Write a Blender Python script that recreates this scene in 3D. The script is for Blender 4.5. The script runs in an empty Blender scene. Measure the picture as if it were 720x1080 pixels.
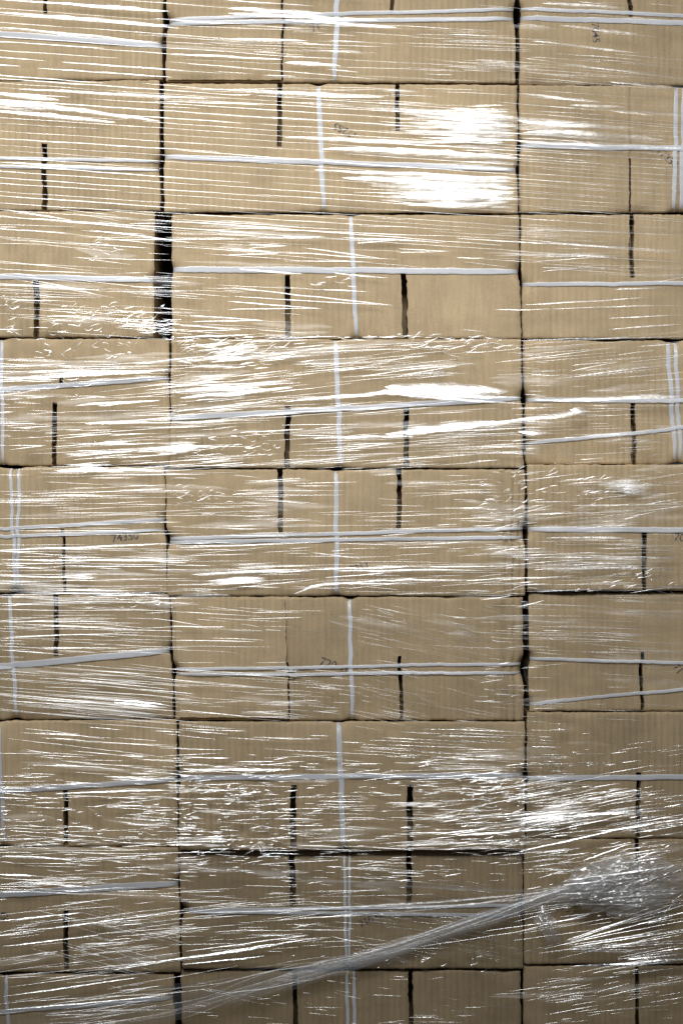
import bpy, math, random
import numpy as np
from mathutils import Vector, noise

# ------------------------------------------------------------------ camera, world, lamp, exposure
SC = bpy.context.scene
COL = SC.collection
S = 1.62e-3                      # metres per unit of the drawing grid (720 x 1080 over the stack's face)
YB = 1157.0                      # grid row of the floor


def X(px): return (px - 360.0) * S
def Z(py): return (YB - py) * S


ZMID = Z(540)
cam = bpy.data.cameras.new("camera")
cam.sensor_fit = 'VERTICAL'
cam.sensor_height = 24.0
CAM_D = 5.0
cam.lens = 24.0 * CAM_D / (1080 * S)
cam.clip_end = 200.0
cam_o = bpy.data.objects.new("camera", cam)
cam_o.location = (0, -CAM_D, ZMID)
cam_o.rotation_euler = (math.radians(90), 0, 0)
COL.objects.link(cam_o)
SC.camera = cam_o

w = bpy.data.worlds.new("World")
SC.world = w
w.use_nodes = True
wb = w.node_tree.nodes['Background']
wb.inputs[0].default_value = (0.80, 0.90, 1.0, 1)
wb.inputs[1].default_value = 0.05

LAMP = Vector((-0.55, -2.3, ZMID + 1.85))
la = bpy.data.lights.new("key_lamp", 'AREA')
la.shape = 'RECTANGLE'
la.size, la.size_y = 2.2, 0.8
la.energy = 13.6
la.spread = math.radians(52)
la.color = (1.0, 0.985, 0.96)
lo = bpy.data.objects.new("key_lamp", la)
lo.location = LAMP
aim = Vector((-0.17, 0, ZMID + 0.40)) - LAMP
lo.rotation_euler = aim.to_track_quat('-Z', 'Y').to_euler()
COL.objects.link(lo)

vs = SC.view_settings
vs.view_transform = 'Standard'
vs.look = 'None'
vs.exposure = 0.0
vs.gamma = 1.0
vs.use_curve_mapping = False
SC.cycles.transparent_max_bounces = 32
SC.cycles.max_bounces = 8

# ------------------------------------------------------------------ materials


def new_mat(name):
    m = bpy.data.materials.new(name)
    m.use_nodes = True
    nt = m.node_tree
    for n in list(nt.nodes):
        nt.nodes.remove(n)
    out = nt.nodes.new('ShaderNodeOutputMaterial')
    return m, nt, out


def N(nt, typ, **kw):
    n = nt.nodes.new(typ)
    for k, v in kw.items():
        setattr(n, k, v)
    return n


def math_node(nt, op, a, b=None, c=None, clamp=False):
    n = nt.nodes.new('ShaderNodeMath')
    n.operation = op
    n.use_clamp = clamp
    for i, v in enumerate((a, b, c)):
        if v is None:
            continue
        if isinstance(v, (int, float)):
            n.inputs[i].default_value = v
        else:
            nt.links.new(v, n.inputs[i])
    return n.outputs[0]


def noise_node(nt, vec, scale, detail=3.0, rough=0.55, stretch=None):
    if stretch:
        mp = N(nt, 'ShaderNodeMapping')
        mp.inputs['Scale'].default_value = stretch
        nt.links.new(vec, mp.inputs['Vector'])
        vec = mp.outputs[0]
    n = N(nt, 'ShaderNodeTexNoise')
    n.inputs['Scale'].default_value = scale
    n.inputs['Detail'].default_value = detail
    n.inputs['Roughness'].default_value = rough
    nt.links.new(vec, n.inputs['Vector'])
    return n.outputs['Fac']


def kraft_material():
    m, nt, out = new_mat("kraft_cardboard")
    tc = N(nt, 'ShaderNodeTexCoord')
    oi = N(nt, 'ShaderNodeObjectInfo')
    off = N(nt, 'ShaderNodeVectorMath', operation='SCALE')
    off.inputs[0].default_value = (7.3, 3.1, 11.7)
    nt.links.new(oi.outputs['Random'], off.inputs['Scale'])
    add = N(nt, 'ShaderNodeVectorMath', operation='ADD')
    nt.links.new(tc.outputs['Object'], add.inputs[0])
    nt.links.new(off.outputs[0], add.inputs[1])
    v = add.outputs[0]
    mott = noise_node(nt, v, 5.0, 4.0, 0.6)
    fibre = noise_node(nt, v, 1.0, 4.0, 0.65, (230, 230, 26))
    speck = noise_node(nt, v, 620.0, 2.0, 0.6)
    streak = noise_node(nt, v, 1.0, 3.0, 0.6, (42, 42, 2.2))
    # flutes that show through the liner
    sep = N(nt, 'ShaderNodeSeparateXYZ')
    nt.links.new(v, sep.inputs[0])
    warp = noise_node(nt, v, 3.0, 2.0, 0.5)
    ph = math_node(nt, 'MULTIPLY_ADD', warp, 3.0, math_node(nt, 'MULTIPLY', sep.outputs[0], 2 * math.pi / 0.0107))
    wave = math_node(nt, 'SINE', ph)
    wave = math_node(nt, 'MULTIPLY_ADD', wave, 0.5, 0.5)
    wave = math_node(nt, 'POWER', wave, 1.6)
    fm = noise_node(nt, v, 2.6, 2.0, 0.5)
    fm = math_node(nt, 'MULTIPLY_ADD', fm, 2.6, -0.75, clamp=True)
    flute = math_node(nt, 'MULTIPLY', wave, fm)
    # value = tone
    t = math_node(nt, 'MULTIPLY_ADD', mott, 0.55, 0.725)
    t = math_node(nt, 'MULTIPLY_ADD', math_node(nt, 'SUBTRACT', fibre, 0.5), 0.40, t)
    t = math_node(nt, 'MULTIPLY_ADD', math_node(nt, 'SUBTRACT', streak, 0.5), 0.34, t)
    t = math_node(nt, 'MULTIPLY_ADD', math_node(nt, 'SUBTRACT', speck, 0.5), 0.6, t)
    t = math_node(nt, 'MULTIPLY_ADD', flute, -0.13, t)
    scuff = noise_node(nt, v, 1.0, 5.0, 0.7, (9, 9, 21))
    scuff = math_node(nt, 'MULTIPLY_ADD', scuff, 7.0, -4.2, clamp=True)
    t = math_node(nt, 'MULTIPLY_ADD', scuff, 0.085, t)
    dirt = noise_node(nt, v, 13.0, 5.0, 0.7)
    dirt = math_node(nt, 'MULTIPLY_ADD', dirt, 6.0, -3.7, clamp=True)
    t = math_node(nt, 'MULTIPLY_ADD', dirt, -0.10, t)
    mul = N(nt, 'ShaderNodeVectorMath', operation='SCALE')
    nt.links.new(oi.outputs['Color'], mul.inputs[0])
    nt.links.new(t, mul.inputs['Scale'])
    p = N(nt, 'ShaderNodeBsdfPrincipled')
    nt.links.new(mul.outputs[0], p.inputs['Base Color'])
    p.inputs['Roughness'].default_value = 0.82
    p.inputs['Specular IOR Level'].default_value = 0.22
    hgt = math_node(nt, 'MULTIPLY_ADD', flute, 0.00042, math_node(nt, 'MULTIPLY', fibre, 0.00016))
    hgt = math_node(nt, 'MULTIPLY_ADD', noise_node(nt, v, 38.0, 3.0), 0.0007, hgt)
    b = N(nt, 'ShaderNodeBump')
    b.inputs['Strength'].default_value = 0.9
    b.inputs['Distance'].default_value = 1.0
    nt.links.new(hgt, b.inputs['Height'])
    nt.links.new(b.outputs[0], p.inputs['Normal'])
    nt.links.new(p.outputs[0], out.inputs[0])
    return m


def strap_material():
    m, nt, out = new_mat("white_strapping")
    tc = N(nt, 'ShaderNodeTexCoord')
    n1 = noise_node(nt, tc.outputs['Object'], 45.0, 3.0)
    n2 = noise_node(nt, tc.outputs['Object'], 900.0, 2.0)
    ramp = N(nt, 'ShaderNodeMix', data_type='RGBA')
    ramp.inputs['A'].default_value = (0.70, 0.75, 0.84, 1)
    ramp.inputs['B'].default_value = (0.84, 0.88, 0.95, 1)
    nt.links.new(n1, ramp.inputs['Factor'])
    p = N(nt, 'ShaderNodeBsdfPrincipled')
    nt.links.new(ramp.outputs['Result'], p.inputs['Base Color'])
    p.inputs['Roughness'].default_value = 0.36
    p.inputs['Coat Weight'].default_value = 0.2
    b = N(nt, 'ShaderNodeBump')
    b.inputs['Strength'].default_value = 0.4
    b.inputs['Distance'].default_value = 0.0006
    nt.links.new(n2, b.inputs['Height'])
    nt.links.new(b.outputs[0], p.inputs['Normal'])
    tr = N(nt, 'ShaderNodeBsdfTransparent')
    mx = N(nt, 'ShaderNodeMixShader')
    mx.inputs[0].default_value = 0.74
    nt.links.new(tr.outputs[0], mx.inputs[1])
    nt.links.new(p.outputs[0], mx.inputs[2])
    nt.links.new(mx.outputs[0], out.inputs[0])
    return m


def film_material(name, gloss, rough, milk, bump_scale=260.0, bump=0.35, tint=(0.94, 0.97, 1.0), white=(0.62, 0.66, 0.72)):
    """clear polythene: mostly see-through, a glossy skin and a little milkiness where it is folded on itself"""
    m, nt, out = new_mat(name)
    tc = N(nt, 'ShaderNodeTexCoord')
    n1 = noise_node(nt, tc.outputs['Object'], bump_scale, 2.0, 0.5, (0.35, 1, 1))
    b = N(nt, 'ShaderNodeBump')
    b.inputs['Strength'].default_value = bump
    b.inputs['Distance'].default_value = 0.002
    nt.links.new(n1, b.inputs['Height'])
    g = N(nt, 'ShaderNodeBsdfAnisotropic') if hasattr(bpy.types, 'ShaderNodeBsdfAnisotropic') else N(nt, 'ShaderNodeBsdfGlossy')
    g.inputs['Roughness'].default_value = rough
    g.inputs['Color'].default_value = (*tint, 1)
    nt.links.new(b.outputs[0], g.inputs['Normal'])
    tr = N(nt, 'ShaderNodeBsdfTransparent')
    mx = N(nt, 'ShaderNodeMixShader')
    mx.inputs[0].default_value = gloss
    nt.links.new(tr.outputs[0], mx.inputs[1])
    nt.links.new(g.outputs[0], mx.inputs[2])
    d = N(nt, 'ShaderNodeBsdfDiffuse')
    d.inputs['Color'].default_value = (*white, 1)
    mx2 = N(nt, 'ShaderNodeMixShader')
    mx2.inputs[0].default_value = milk
    nt.links.new(mx.outputs[0], mx2.inputs[1])
    nt.links.new(d.outputs[0], mx2.inputs[2])
    nt.links.new(mx2.outputs[0], out.inputs[0])
    return m


def ink_material():
    m, nt, out = new_mat("stamp_ink")
    tc = N(nt, 'ShaderNodeTexCoord')
    n1 = noise_node(nt, tc.outputs['Object'], 260.0, 3.0, 0.7)
    f = math_node(nt, 'MULTIPLY', math_node(nt, 'MULTIPLY_ADD', n1, 4.5, -1.6, clamp=True), 0.85)
    p = N(nt, 'ShaderNodeBsdfPrincipled')
    p.inputs['Base Color'].default_value = (0.035, 0.045, 0.10, 1)
    p.inputs['Roughness'].default_value = 0.7
    tr = N(nt, 'ShaderNodeBsdfTransparent')
    mx = N(nt, 'ShaderNodeMixShader')
    nt.links.new(f, mx.inputs[0])
    nt.links.new(tr.outputs[0], mx.inputs[1])
    nt.links.new(p.outputs[0], mx.inputs[2])
    nt.links.new(mx.outputs[0], out.inputs[0])
    return m


def floor_material():
    m, nt, out = new_mat("grey_concrete")
    tc = N(nt, 'ShaderNodeTexCoord')
    n1 = noise_node(nt, tc.outputs['Object'], 2.0, 6.0, 0.65)
    mixc = N(nt, 'ShaderNodeMix', data_type='RGBA')
    mixc.inputs['A'].default_value = (0.16, 0.155, 0.145, 1)
    mixc.inputs['B'].default_value = (0.34, 0.33, 0.31, 1)
    nt.links.new(n1, mixc.inputs['Factor'])
    p = N(nt, 'ShaderNodeBsdfPrincipled')
    p.inputs['Roughness'].default_value = 0.8
    nt.links.new(mixc.outputs['Result'], p.inputs['Base Color'])
    nt.links.new(p.outputs[0], out.inputs[0])
    return m


M_KRAFT = kraft_material()
M_STRAP = strap_material()
M_INK = ink_material()
M_FILM = film_material("clear_stretch_film", 0.135, 0.24, 0.03, 200.0, 0.18)
M_FILM_SOFT = film_material("folded_stretch_film", 0.06, 0.24, 0.06, 160.0, 0.4)
M_FILM_CRINKLE = film_material("crumpled_stretch_film", 0.20, 0.14, 0.20, 300.0, 0.3, white=(0.90, 0.92, 0.95))
M_FILM_LOW = film_material("clear_stretch_film_tight", 0.25, 0.18, 0.03, 240.0, 0.25)
M_SHEEN = film_material("taut_film_sheen", 0.020, 0.33, 0.010, 120.0, 0.25)
M_TAUT = film_material("taut_film_patch", 0.045, 0.29, 0.02, 160.0, 0.3)
M_VEIL = film_material("gathered_film_veil", 0.03, 0.30, 0.075, 160.0, 0.4)
M_FLOOR = floor_material()


def mesh_obj(name, verts, faces, mat, parent=None, smooth=True, nsmooth=None, loc=None):
    me = bpy.data.meshes.new(name)
    me.from_pydata([tuple(v) for v in verts], [], faces)
    me.materials.append(mat)
    sm = np.zeros(len(faces), dtype=bool)
    if nsmooth is None:
        sm[:] = smooth
    else:
        sm[:nsmooth] = True
    me.polygons.foreach_set('use_smooth', sm)
    me.update()
    o = bpy.data.objects.new(name, me)
    COL.objects.link(o)
    if parent is not None:
        o.parent = parent
    if loc is not None:
        o.location = loc
    return o


# ------------------------------------------------------------------ floor the stack stands on
fl = mesh_obj("floor", [(-15, -15, 0), (15, -15, 0), (15, 15, 0), (-15, 15, 0)], [(0, 1, 2, 3)], M_FLOOR, smooth=False)
fl['kind'] = 'structure'
fl['label'] = 'grey concrete floor under the stack of boxes'

# ------------------------------------------------------------------ the boxes
DEPTH = 0.62


def nz(a, b=0.0, c=0.0):
    return noise.noise(Vector((a, b, c)))


def lerp(a, b, t):
    return a + (b - a) * t


class Box:
    """one strapped carton; all plan numbers are on the 720 x 1080 grid of the stack's face"""

    def __init__(self, xl, xr, yt, yb, slots=(), hs=(), vs=(), creases=(), steps=(), stamps=(),
                 back=0.0, tilt=0.0, yaw=0.0, tint=1.0, label='', seed=0, pleats=(), flaps=()):
        self.xl = xl if isinstance(xl, tuple) else (xl, xl)
        self.xr = xr if isinstance(xr, tuple) else (xr, xr)
        self.yt = yt if isinstance(yt, tuple) else (yt, yt)
        self.yb = yb if isinstance(yb, tuple) else (yb, yb)
        self.slots, self.hs, self.vs, self.creases, self.steps = slots, hs, vs, creases, steps
        self.stamps, self.back, self.tilt, self.yaw, self.tint = stamps, back, tilt, yaw, tint
        self.label, self.seed, self.pleats = label, seed, pleats
        self.back = back * 1.5
        self.flaps = flaps
        self.x0, self.x1 = sum(self.xl) / 2, sum(self.xr) / 2
        self.y0, self.y1 = sum(self.yt) / 2, sum(self.yb) / 2
        q = random.Random(seed * 17 + 3)
        self.dents = [(q.uniform(max(self.x0, 0), min(self.x1, 720)), q.uniform(self.y0, self.y1), q.uniform(3, 26), q.uniform(4, 14), q.uniform(-0.0006, 0.0022)) for _ in range(9)]
        self.dents += [(q.uniform(max(self.x0, 0), min(self.x1, 720)), q.choice((self.y0, self.y1)), q.uniform(6, 20), q.uniform(3, 7), q.uniform(0.001, 0.004)) for _ in range(4)]

    def dep(self, x, y):
        """metres the face lies behind its nominal plane at (x, y)"""
        sd = self.seed
        d = self.back + self.tilt * (y - (self.y0 + self.y1) / 2) * S + self.yaw * (x - (self.x0 + self.x1) / 2) * S
        u = (x - self.x0) / (self.x1 - self.x0)
        v = (y - self.y0) / (self.y1 - self.y0)
        u, v = min(max(u, 0), 1), min(max(v, 0), 1)
        d -= 0.0020 * (16 * u * (1 - u) * v * (1 - v)) ** 0.6
        d += 0.0030 * nz(x * 0.011 + sd * 7.1, y * 0.016, sd) + 0.0011 * nz(x * 0.05, y * 0.06, sd * 3.3)
        for ex, r in ((x - self.x0, 3.6), (self.x1 - x, 3.6), (y - self.y0, 2.0), (self.y1 - y, 2.0)):
            if ex < r:
                q = 1 - max(ex, 0) / r
                d += 0.0022 * q * q
        for (ya, yb_, wd) in self.hs:       # straps bite into both upright edges
            for ex, yy in ((x - self.x0, ya), (self.x1 - x, yb_)):
                if ex < 26:
                    d += 0.010 * math.exp(-(max(ex, 0) / 6.0) ** 1.3) * math.exp(-((y - yy) / 7.0) ** 2)
        for (xa, xb, wd) in self.vs:
            for ey, xx in ((y - self.y0, xa), (self.y1 - y, xb)):
                if ey < 18:
                    d += 0.007 * math.exp(-(max(ey, 0) / 5.0) ** 1.3) * math.exp(-((x - xx) / 6.0) ** 2)
        for (cx, ca, cb, amp, wd) in self.creases:
            if ca - 3 < y < cb + 3:
                d += amp * math.exp(-((x - cx - 0.8 * nz(y * 0.05, cx)) / wd) ** 2)
        for (cx, ca, cb, amp) in self.steps:   # one panel lies proud of the next
            if ca <= y <= cb:
                k = (x - cx) / 1.4
                d -= amp / (1 + math.exp(max(-40, min(40, k)))) * math.exp(-max(0, cx - x) / 160.0)
        for (cx, cy, rx, ry, amp) in self.pleats:
            d += amp * math.exp(-((x - cx) / rx) ** 2 - ((y - cy) / ry) ** 2)
        for (cx, cy, rx, ry, amp) in self.dents:
            e = ((x - cx) / rx) ** 2 + ((y - cy) / ry) ** 2
            if e < 6:
                d += amp * math.exp(-e)
        for (sx, sa, sb, sw) in self.slots:
            if sa - 4 < y < sb + 4:
                d += 0.0011 * math.exp(-((x - sx) / (sw * 0.5 + 2.0)) ** 2)
        return d

    def warp(self, x, y):
        """plan (x, y) moved to the uneven outline"""
        u = (x - self.x0) / (self.x1 - self.x0)
        v = (y - self.y0) / (self.y1 - self.y0)
        xl = lerp(self.xl[0], self.xl[1], v)
        xr = lerp(self.xr[0], self.xr[1], v)
        sd = self.seed * 3.7
        xl += 1.1 * nz(y * 0.05, sd, 1) + 0.6 * nz(y * 0.21, sd, 2) + 0.5 * nz(y * 0.5, sd, 13)
        xr += 1.1 * nz(y * 0.05, sd, 3) + 0.6 * nz(y * 0.21, sd, 4) + 0.5 * nz(y * 0.5, sd, 14)
        for (ya, yb_, wd) in self.hs:
            xl += 1.7 * math.exp(-((y - ya) / 8.0) ** 2)
            xr -= 1.7 * math.exp(-((y - yb_) / 8.0) ** 2)
        yt = lerp(self.yt[0], self.yt[1], u) + 0.75 * nz(x * 0.035, sd, 5) + 0.6 * nz(x * 0.15, sd, 6) + 0.55 * nz(x * 0.4, sd, 11)
        yb = lerp(self.yb[0], self.yb[1], u) + 0.75 * nz(x * 0.035, sd, 7) + 0.6 * nz(x * 0.15, sd, 8) + 0.55 * nz(x * 0.4, sd, 12)
        yt += sum(1.6 * math.exp(-((x - a) / 6.0) ** 2) for a, b, c in self.vs)
        yb -= sum(1.6 * math.exp(-((x - b) / 6.0) ** 2) for a, b, c in self.vs)
        return lerp(xl, xr, u), lerp(yt, yb, v)

    def build(self):
        root = bpy.data.objects.new("cardboard_box", None)
        root.empty_display_size = 0.1
        COL.objects.link(root)
        bx, bz = X((self.x0 + self.x1) / 2), Z(self.y1)
        root.location = (bx, DEPTH / 2, bz)
        root['label'] = self.label
        root['category'] = 'box'
        root['group'] = 'strapped cardboard boxes stacked under the film'

        def L(px, py, y):
            return (X(px) - bx, y - DEPTH / 2, Z(py) - bz)

        def lines(a, b, step, must):
            must = sorted(set([a, b] + [m for m in must if a < m < b]))
            n = max(2, int(round((b - a) / step)))
            ls = list(must)
            for i in range(1, n):
                c = a + (b - a) * i / n
                if min(abs(c - m) for m in must) > step * 0.45:
                    ls.append(c)
            return sorted(ls)

        mx, my = [], []
        for (sx, sa, sb, sw) in self.slots:
            mx += [sx - sw / 2, sx + sw / 2]
            my += [max(sa, self.y0), min(sb, self.y1)]
        for (cx, *_r) in list(self.creases) + list(self.steps):
            mx += [cx - 1.5, cx, cx + 1.5]
        mx = [m for k, m in enumerate(sorted(mx)) if k == 0 or m - sorted(mx)[k - 1] > 0.3]
        for e in (1.2, 2.6, 4.4, 7):
            mx += [self.x0 + e, self.x1 - e]
            my += [self.y0 + e, self.y1 - e]
        xs = lines(self.x0, self.x1, 3.2, mx)
        ys = lines(self.y0, self.y1, 3.2, my)
        nx, ny = len(xs), len(ys)
        V, F = [], []
        sl = self.slots

        def slot_at(x, y):
            for k, (sx, sa, sb, sw) in enumerate(sl):
                if abs(x - sx) < sw / 2 - 1e-6 and sa < y < sb:
                    return k
            return -1

        for j, y in enumerate(ys):
            for i, x in enumerate(xs):
                wx, wy = self.warp(x, y)
                for k, (sx, sa, sb, sw) in enumerate(sl):
                    if abs(abs(x - sx) - sw / 2) < 1e-4 and sa - 1 <= y <= sb + 1:
                        side = 1 if x > sx else -1
                        jag = 0.95 * nz(y * 0.13, sx * 0.7 + side * 5, self.seed) + 0.75 * nz(y * 0.5, sx + side * 9, self.seed)
                        wx += jag * min(1.0, sw / 5.0)
                V.append(L(wx, wy, self.dep(x, y)))
        hole = np.full((ny - 1, nx - 1), -1)
        for j in range(ny - 1):
            for i in range(nx - 1):
                hole[j, i] = slot_at((xs[i] + xs[i + 1]) / 2, (ys[j] + ys[j + 1]) / 2)
        for j in range(ny - 1):
            for i in range(nx - 1):
                if hole[j, i] < 0:
                    a = j * nx + i
                    F.append((a, a + nx, a + nx + 1, a + 1))
        ns = len(F)
        # walls and floor of each slot
        SD = 0.075

        def wall(a, b):
            p, q = V[a], V[b]
            n = len(V)
            V.extend([p, q, (q[0], SD - DEPTH / 2, q[2]), (p[0], SD - DEPTH / 2, p[2])])
            F.append((n, n + 1, n + 2, n + 3))
        for j in range(ny - 1):
            for i in range(nx - 1):
                if hole[j, i] >= 0:
                    a = j * nx + i
                    if i == 0 or hole[j, i - 1] < 0:
                        wall(a, a + nx)
                    if i == nx - 2 or hole[j, i + 1] < 0:
                        wall(a + nx + 1, a + 1)
                    if j > 0 and hole[j - 1, i] < 0:
                        wall(a + 1, a)
                    if j < ny - 2 and hole[j + 1, i] < 0:
                        wall(a + nx, a + nx + 1)
                    n = len(V)
                    for q in (a, a + nx, a + nx + 1, a + 1):
                        V.append((V[q][0], SD - DEPTH / 2, V[q][2]))
                    F.append((n, n + 1, n + 2, n + 3))
        # the other five sides
        rim = [i for i in range(nx)] + [j * nx + nx - 1 for j in range(1, ny)] + \
              [(ny - 1) * nx + i for i in range(nx - 2, -1, -1)] + [j * nx for j in range(ny - 2, 0, -1)]
        n0 = len(V)
        V.extend([V[r] for r in rim])
        n1 = len(V)
        ccx, ccz = 0.0, (Z(self.y0) - bz) / 2
        for r in rim:
            p = V[r]
            V.append((ccx + (p[0] - ccx) * 0.998, DEPTH / 2, ccz + (p[2] - ccz) * 0.998))
        k = len(rim)
        for i in range(k):
            j = (i + 1) % k
            F.append((n0 + i, n0 + j, n1 + j, n1 + i))
        F.append(tuple(n1 + i for i in range(k)))
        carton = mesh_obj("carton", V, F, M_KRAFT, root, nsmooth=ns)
        t = self.tint * random.Random(self.seed * 5 + 1).uniform(0.94, 1.05)  # box-to-box tone, with the light's falloff over the stack painted in
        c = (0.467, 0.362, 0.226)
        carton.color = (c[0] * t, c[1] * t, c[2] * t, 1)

        for (fa, fb, fc, fd, ft) in self.flaps:
            self.flap(root, L, fa, fb, fc, fd, tuple(v * t * ft for v in c))
        # straps
        for (ya, yb_, wd) in self.hs:
            self.strap(root, L, [(self.x0, ya), (self.x1, yb_)], wd, 0.0042, True)
        for (xa, xb, wd) in self.vs:
            self.strap(root, L, [(xa, self.y0), (xb, self.y1)], wd, 0.0022, False)
        for (txt, px, py, size, rot, fade) in self.stamps:
            self.stamp(carton, L, txt, px, py, size, rot, fade)
        return root

    def flap(self, root, L, xa, xb, ya, yb_, col):
        """a closing flap of board lying on the face, its free edge slightly torn"""
        nx, ny = int((xb - xa) / 3), int((yb_ - ya) / 3)
        V, F = [], []
        for lay in (0.0042, 0.0004):
            for j in range(ny + 1):
                for i in range(nx + 1):
                    x, y = lerp(xa, xb, i / nx), lerp(ya, yb_, j / ny)
                    jag = (1.2 * nz(y * 0.09, self.seed, 40) + 0.6 * nz(y * 0.4, self.seed, 41)) * (i / nx) ** 6
                    wx, wy = self.warp(x, y)
                    V.append(L(wx + jag, wy, self.dep(x, y) - lay - 0.0012 * (i / nx) ** 4))
        m = (nx + 1) * (ny + 1)
        for j in range(ny):
            for i in range(nx):
                a = j * (nx + 1) + i
                F.append((a, a + nx + 1, a + nx + 2, a + 1))
        ns = len(F)
        rim = [i for i in range(nx + 1)] + [j * (nx + 1) + nx for j in range(1, ny + 1)] + \
              [ny * (nx + 1) + i for i in range(nx - 1, -1, -1)] + [j * (nx + 1) for j in range(ny - 1, 0, -1)]
        n0 = len(V)
        V.extend([V[r] for r in rim])
        V.extend([V[r + m] for r in rim])
        k = len(rim)
        for i in range(k):
            j = (i + 1) % k
            F.append((n0 + i, n0 + j, n0 + k + j, n0 + k + i))
        o = mesh_obj("flap", V, F, M_KRAFT, root, nsmooth=ns)
        o.color = (*col, 1)

    def strap(self, root, L, ends, wd, lift, horiz):
        (xa, ya), (xb, yb_) = ends
        n = int((xb - xa if horiz else yb_ - ya) / 4)
        prof = [(-0.5, 0.0), (-0.4, 0.75), (-0.12, 0.45), (0.12, 0.5), (0.4, 0.75), (0.5, 0.0)]
        V, F = [], []
        rows = []
        sd = self.seed + (ya if horiz else xa)
        for i in range(n + 1):
            t = i / n
            x, y = lerp(xa, xb, t), lerp(ya, yb_, t)
            if horiz:
                y += 1.0 * nz(x * 0.012, sd) * math.sin(math.pi * t)
            else:
                x += 0.9 * nz(y * 0.02, sd) * math.sin(math.pi * t)
            wx, wy = self.warp(x, y)
            over = sum(0.0054 for (fa, fb, fc, fd, ft) in self.flaps if fa - 4 < x < fb + 6 and fc - 4 < y < fd + 4)
            rows.append((x, y, wx, wy, self.dep(x, y) - lift * 0.6 - over, 1.0))
        # taut: never closer to the face than the face itself, smoothed
        ds = np.array([r[4] for r in rows])
        for _ in range(6):
            sm = ds.copy()
            sm[1:-1] = (ds[:-2] + ds[1:-1] + ds[2:]) / 3
            ds = np.minimum(sm, np.array([r[4] for r in rows]) + 0.0)
        first, last = rows[0], rows[-1]

        def push(wx, wy, d, ww, roll):
            n0 = len(V)
            for (o, h) in prof:
                a, b = (wx, wy + o * ww) if horiz else (wx + o * ww, wy)
                V.append(L(a, b, d - h * 0.00045 + o * roll))
            if n0:
                for q in range(len(prof) - 1):
                    F.append((n0 - len(prof) + q, n0 + q, n0 + q + 1, n0 - len(prof) + q + 1))
        e = (-1.0, 0.0) if horiz else (0.0, -1.0)
        push(first[2] + e[0] * 0.6, first[3] + e[1] * 0.6, ds[0] + 0.014, wd * 0.9, 0)
        for r, d in zip(rows, ds):
            wv = wd * (1 + 0.10 * nz(r[0] * 0.03 + r[1] * 0.05, sd, 4))
            tt = min(len(V) / 6.0, n - len(V) / 6.0) / 6.0
            wv *= 0.78 * (0.72 + 0.28 * min(1.0, max(0.0, tt)))
            push(r[2], r[3], d, wv, 0.0022 * nz(r[0] * 0.009 + r[1] * 0.012, sd, 9))
        push(last[2] - e[0] * 0.6, last[3] - e[1] * 0.6, ds[-1] + 0.014, wd * 0.9, 0)
        mesh_obj("strap", V, F, M_STRAP, root)

    def stamp(self, carton, L, txt, px, py, size, rot, raised):
        word = "embossed_mark" if raised else "stamped_number"
        cu = bpy.data.curves.new(word, 'FONT')
        cu.extrude = 0.0012 if raised else 0.0
        cu.body = txt
        cu.size = size * S * 1.35
        cu.align_x = 'CENTER'
        cu.align_y = 'CENTER'
        cu.offset = 0.0002
        tmp = bpy.data.objects.new("stamped_number_text", cu)
        COL.objects.link(tmp)
        dg = bpy.context.evaluated_depsgraph_get()
        me = bpy.data.meshes.new_from_object(tmp.evaluated_get(dg))
        bpy.data.objects.remove(tmp)
        bpy.data.curves.remove(cu)
        me.name = word
        ca, sa = math.cos(math.radians(rot)), math.sin(math.radians(rot))
        for v in me.vertices:
            a, b = v.co.x, v.co.y
            gx = px + (a * ca - b * sa) / S
            gy = py - (a * sa + b * ca) / S
            v.co = L(gx, gy, self.dep(gx, gy) - 0.0007 - v.co.z)
        me.materials.clear()
        me.materials.append(M_KRAFT if raised else M_INK)
        o = bpy.data.objects.new(word, me)
        o.color = carton.color
        COL.objects.link(o)
        o.parent = carton


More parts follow.
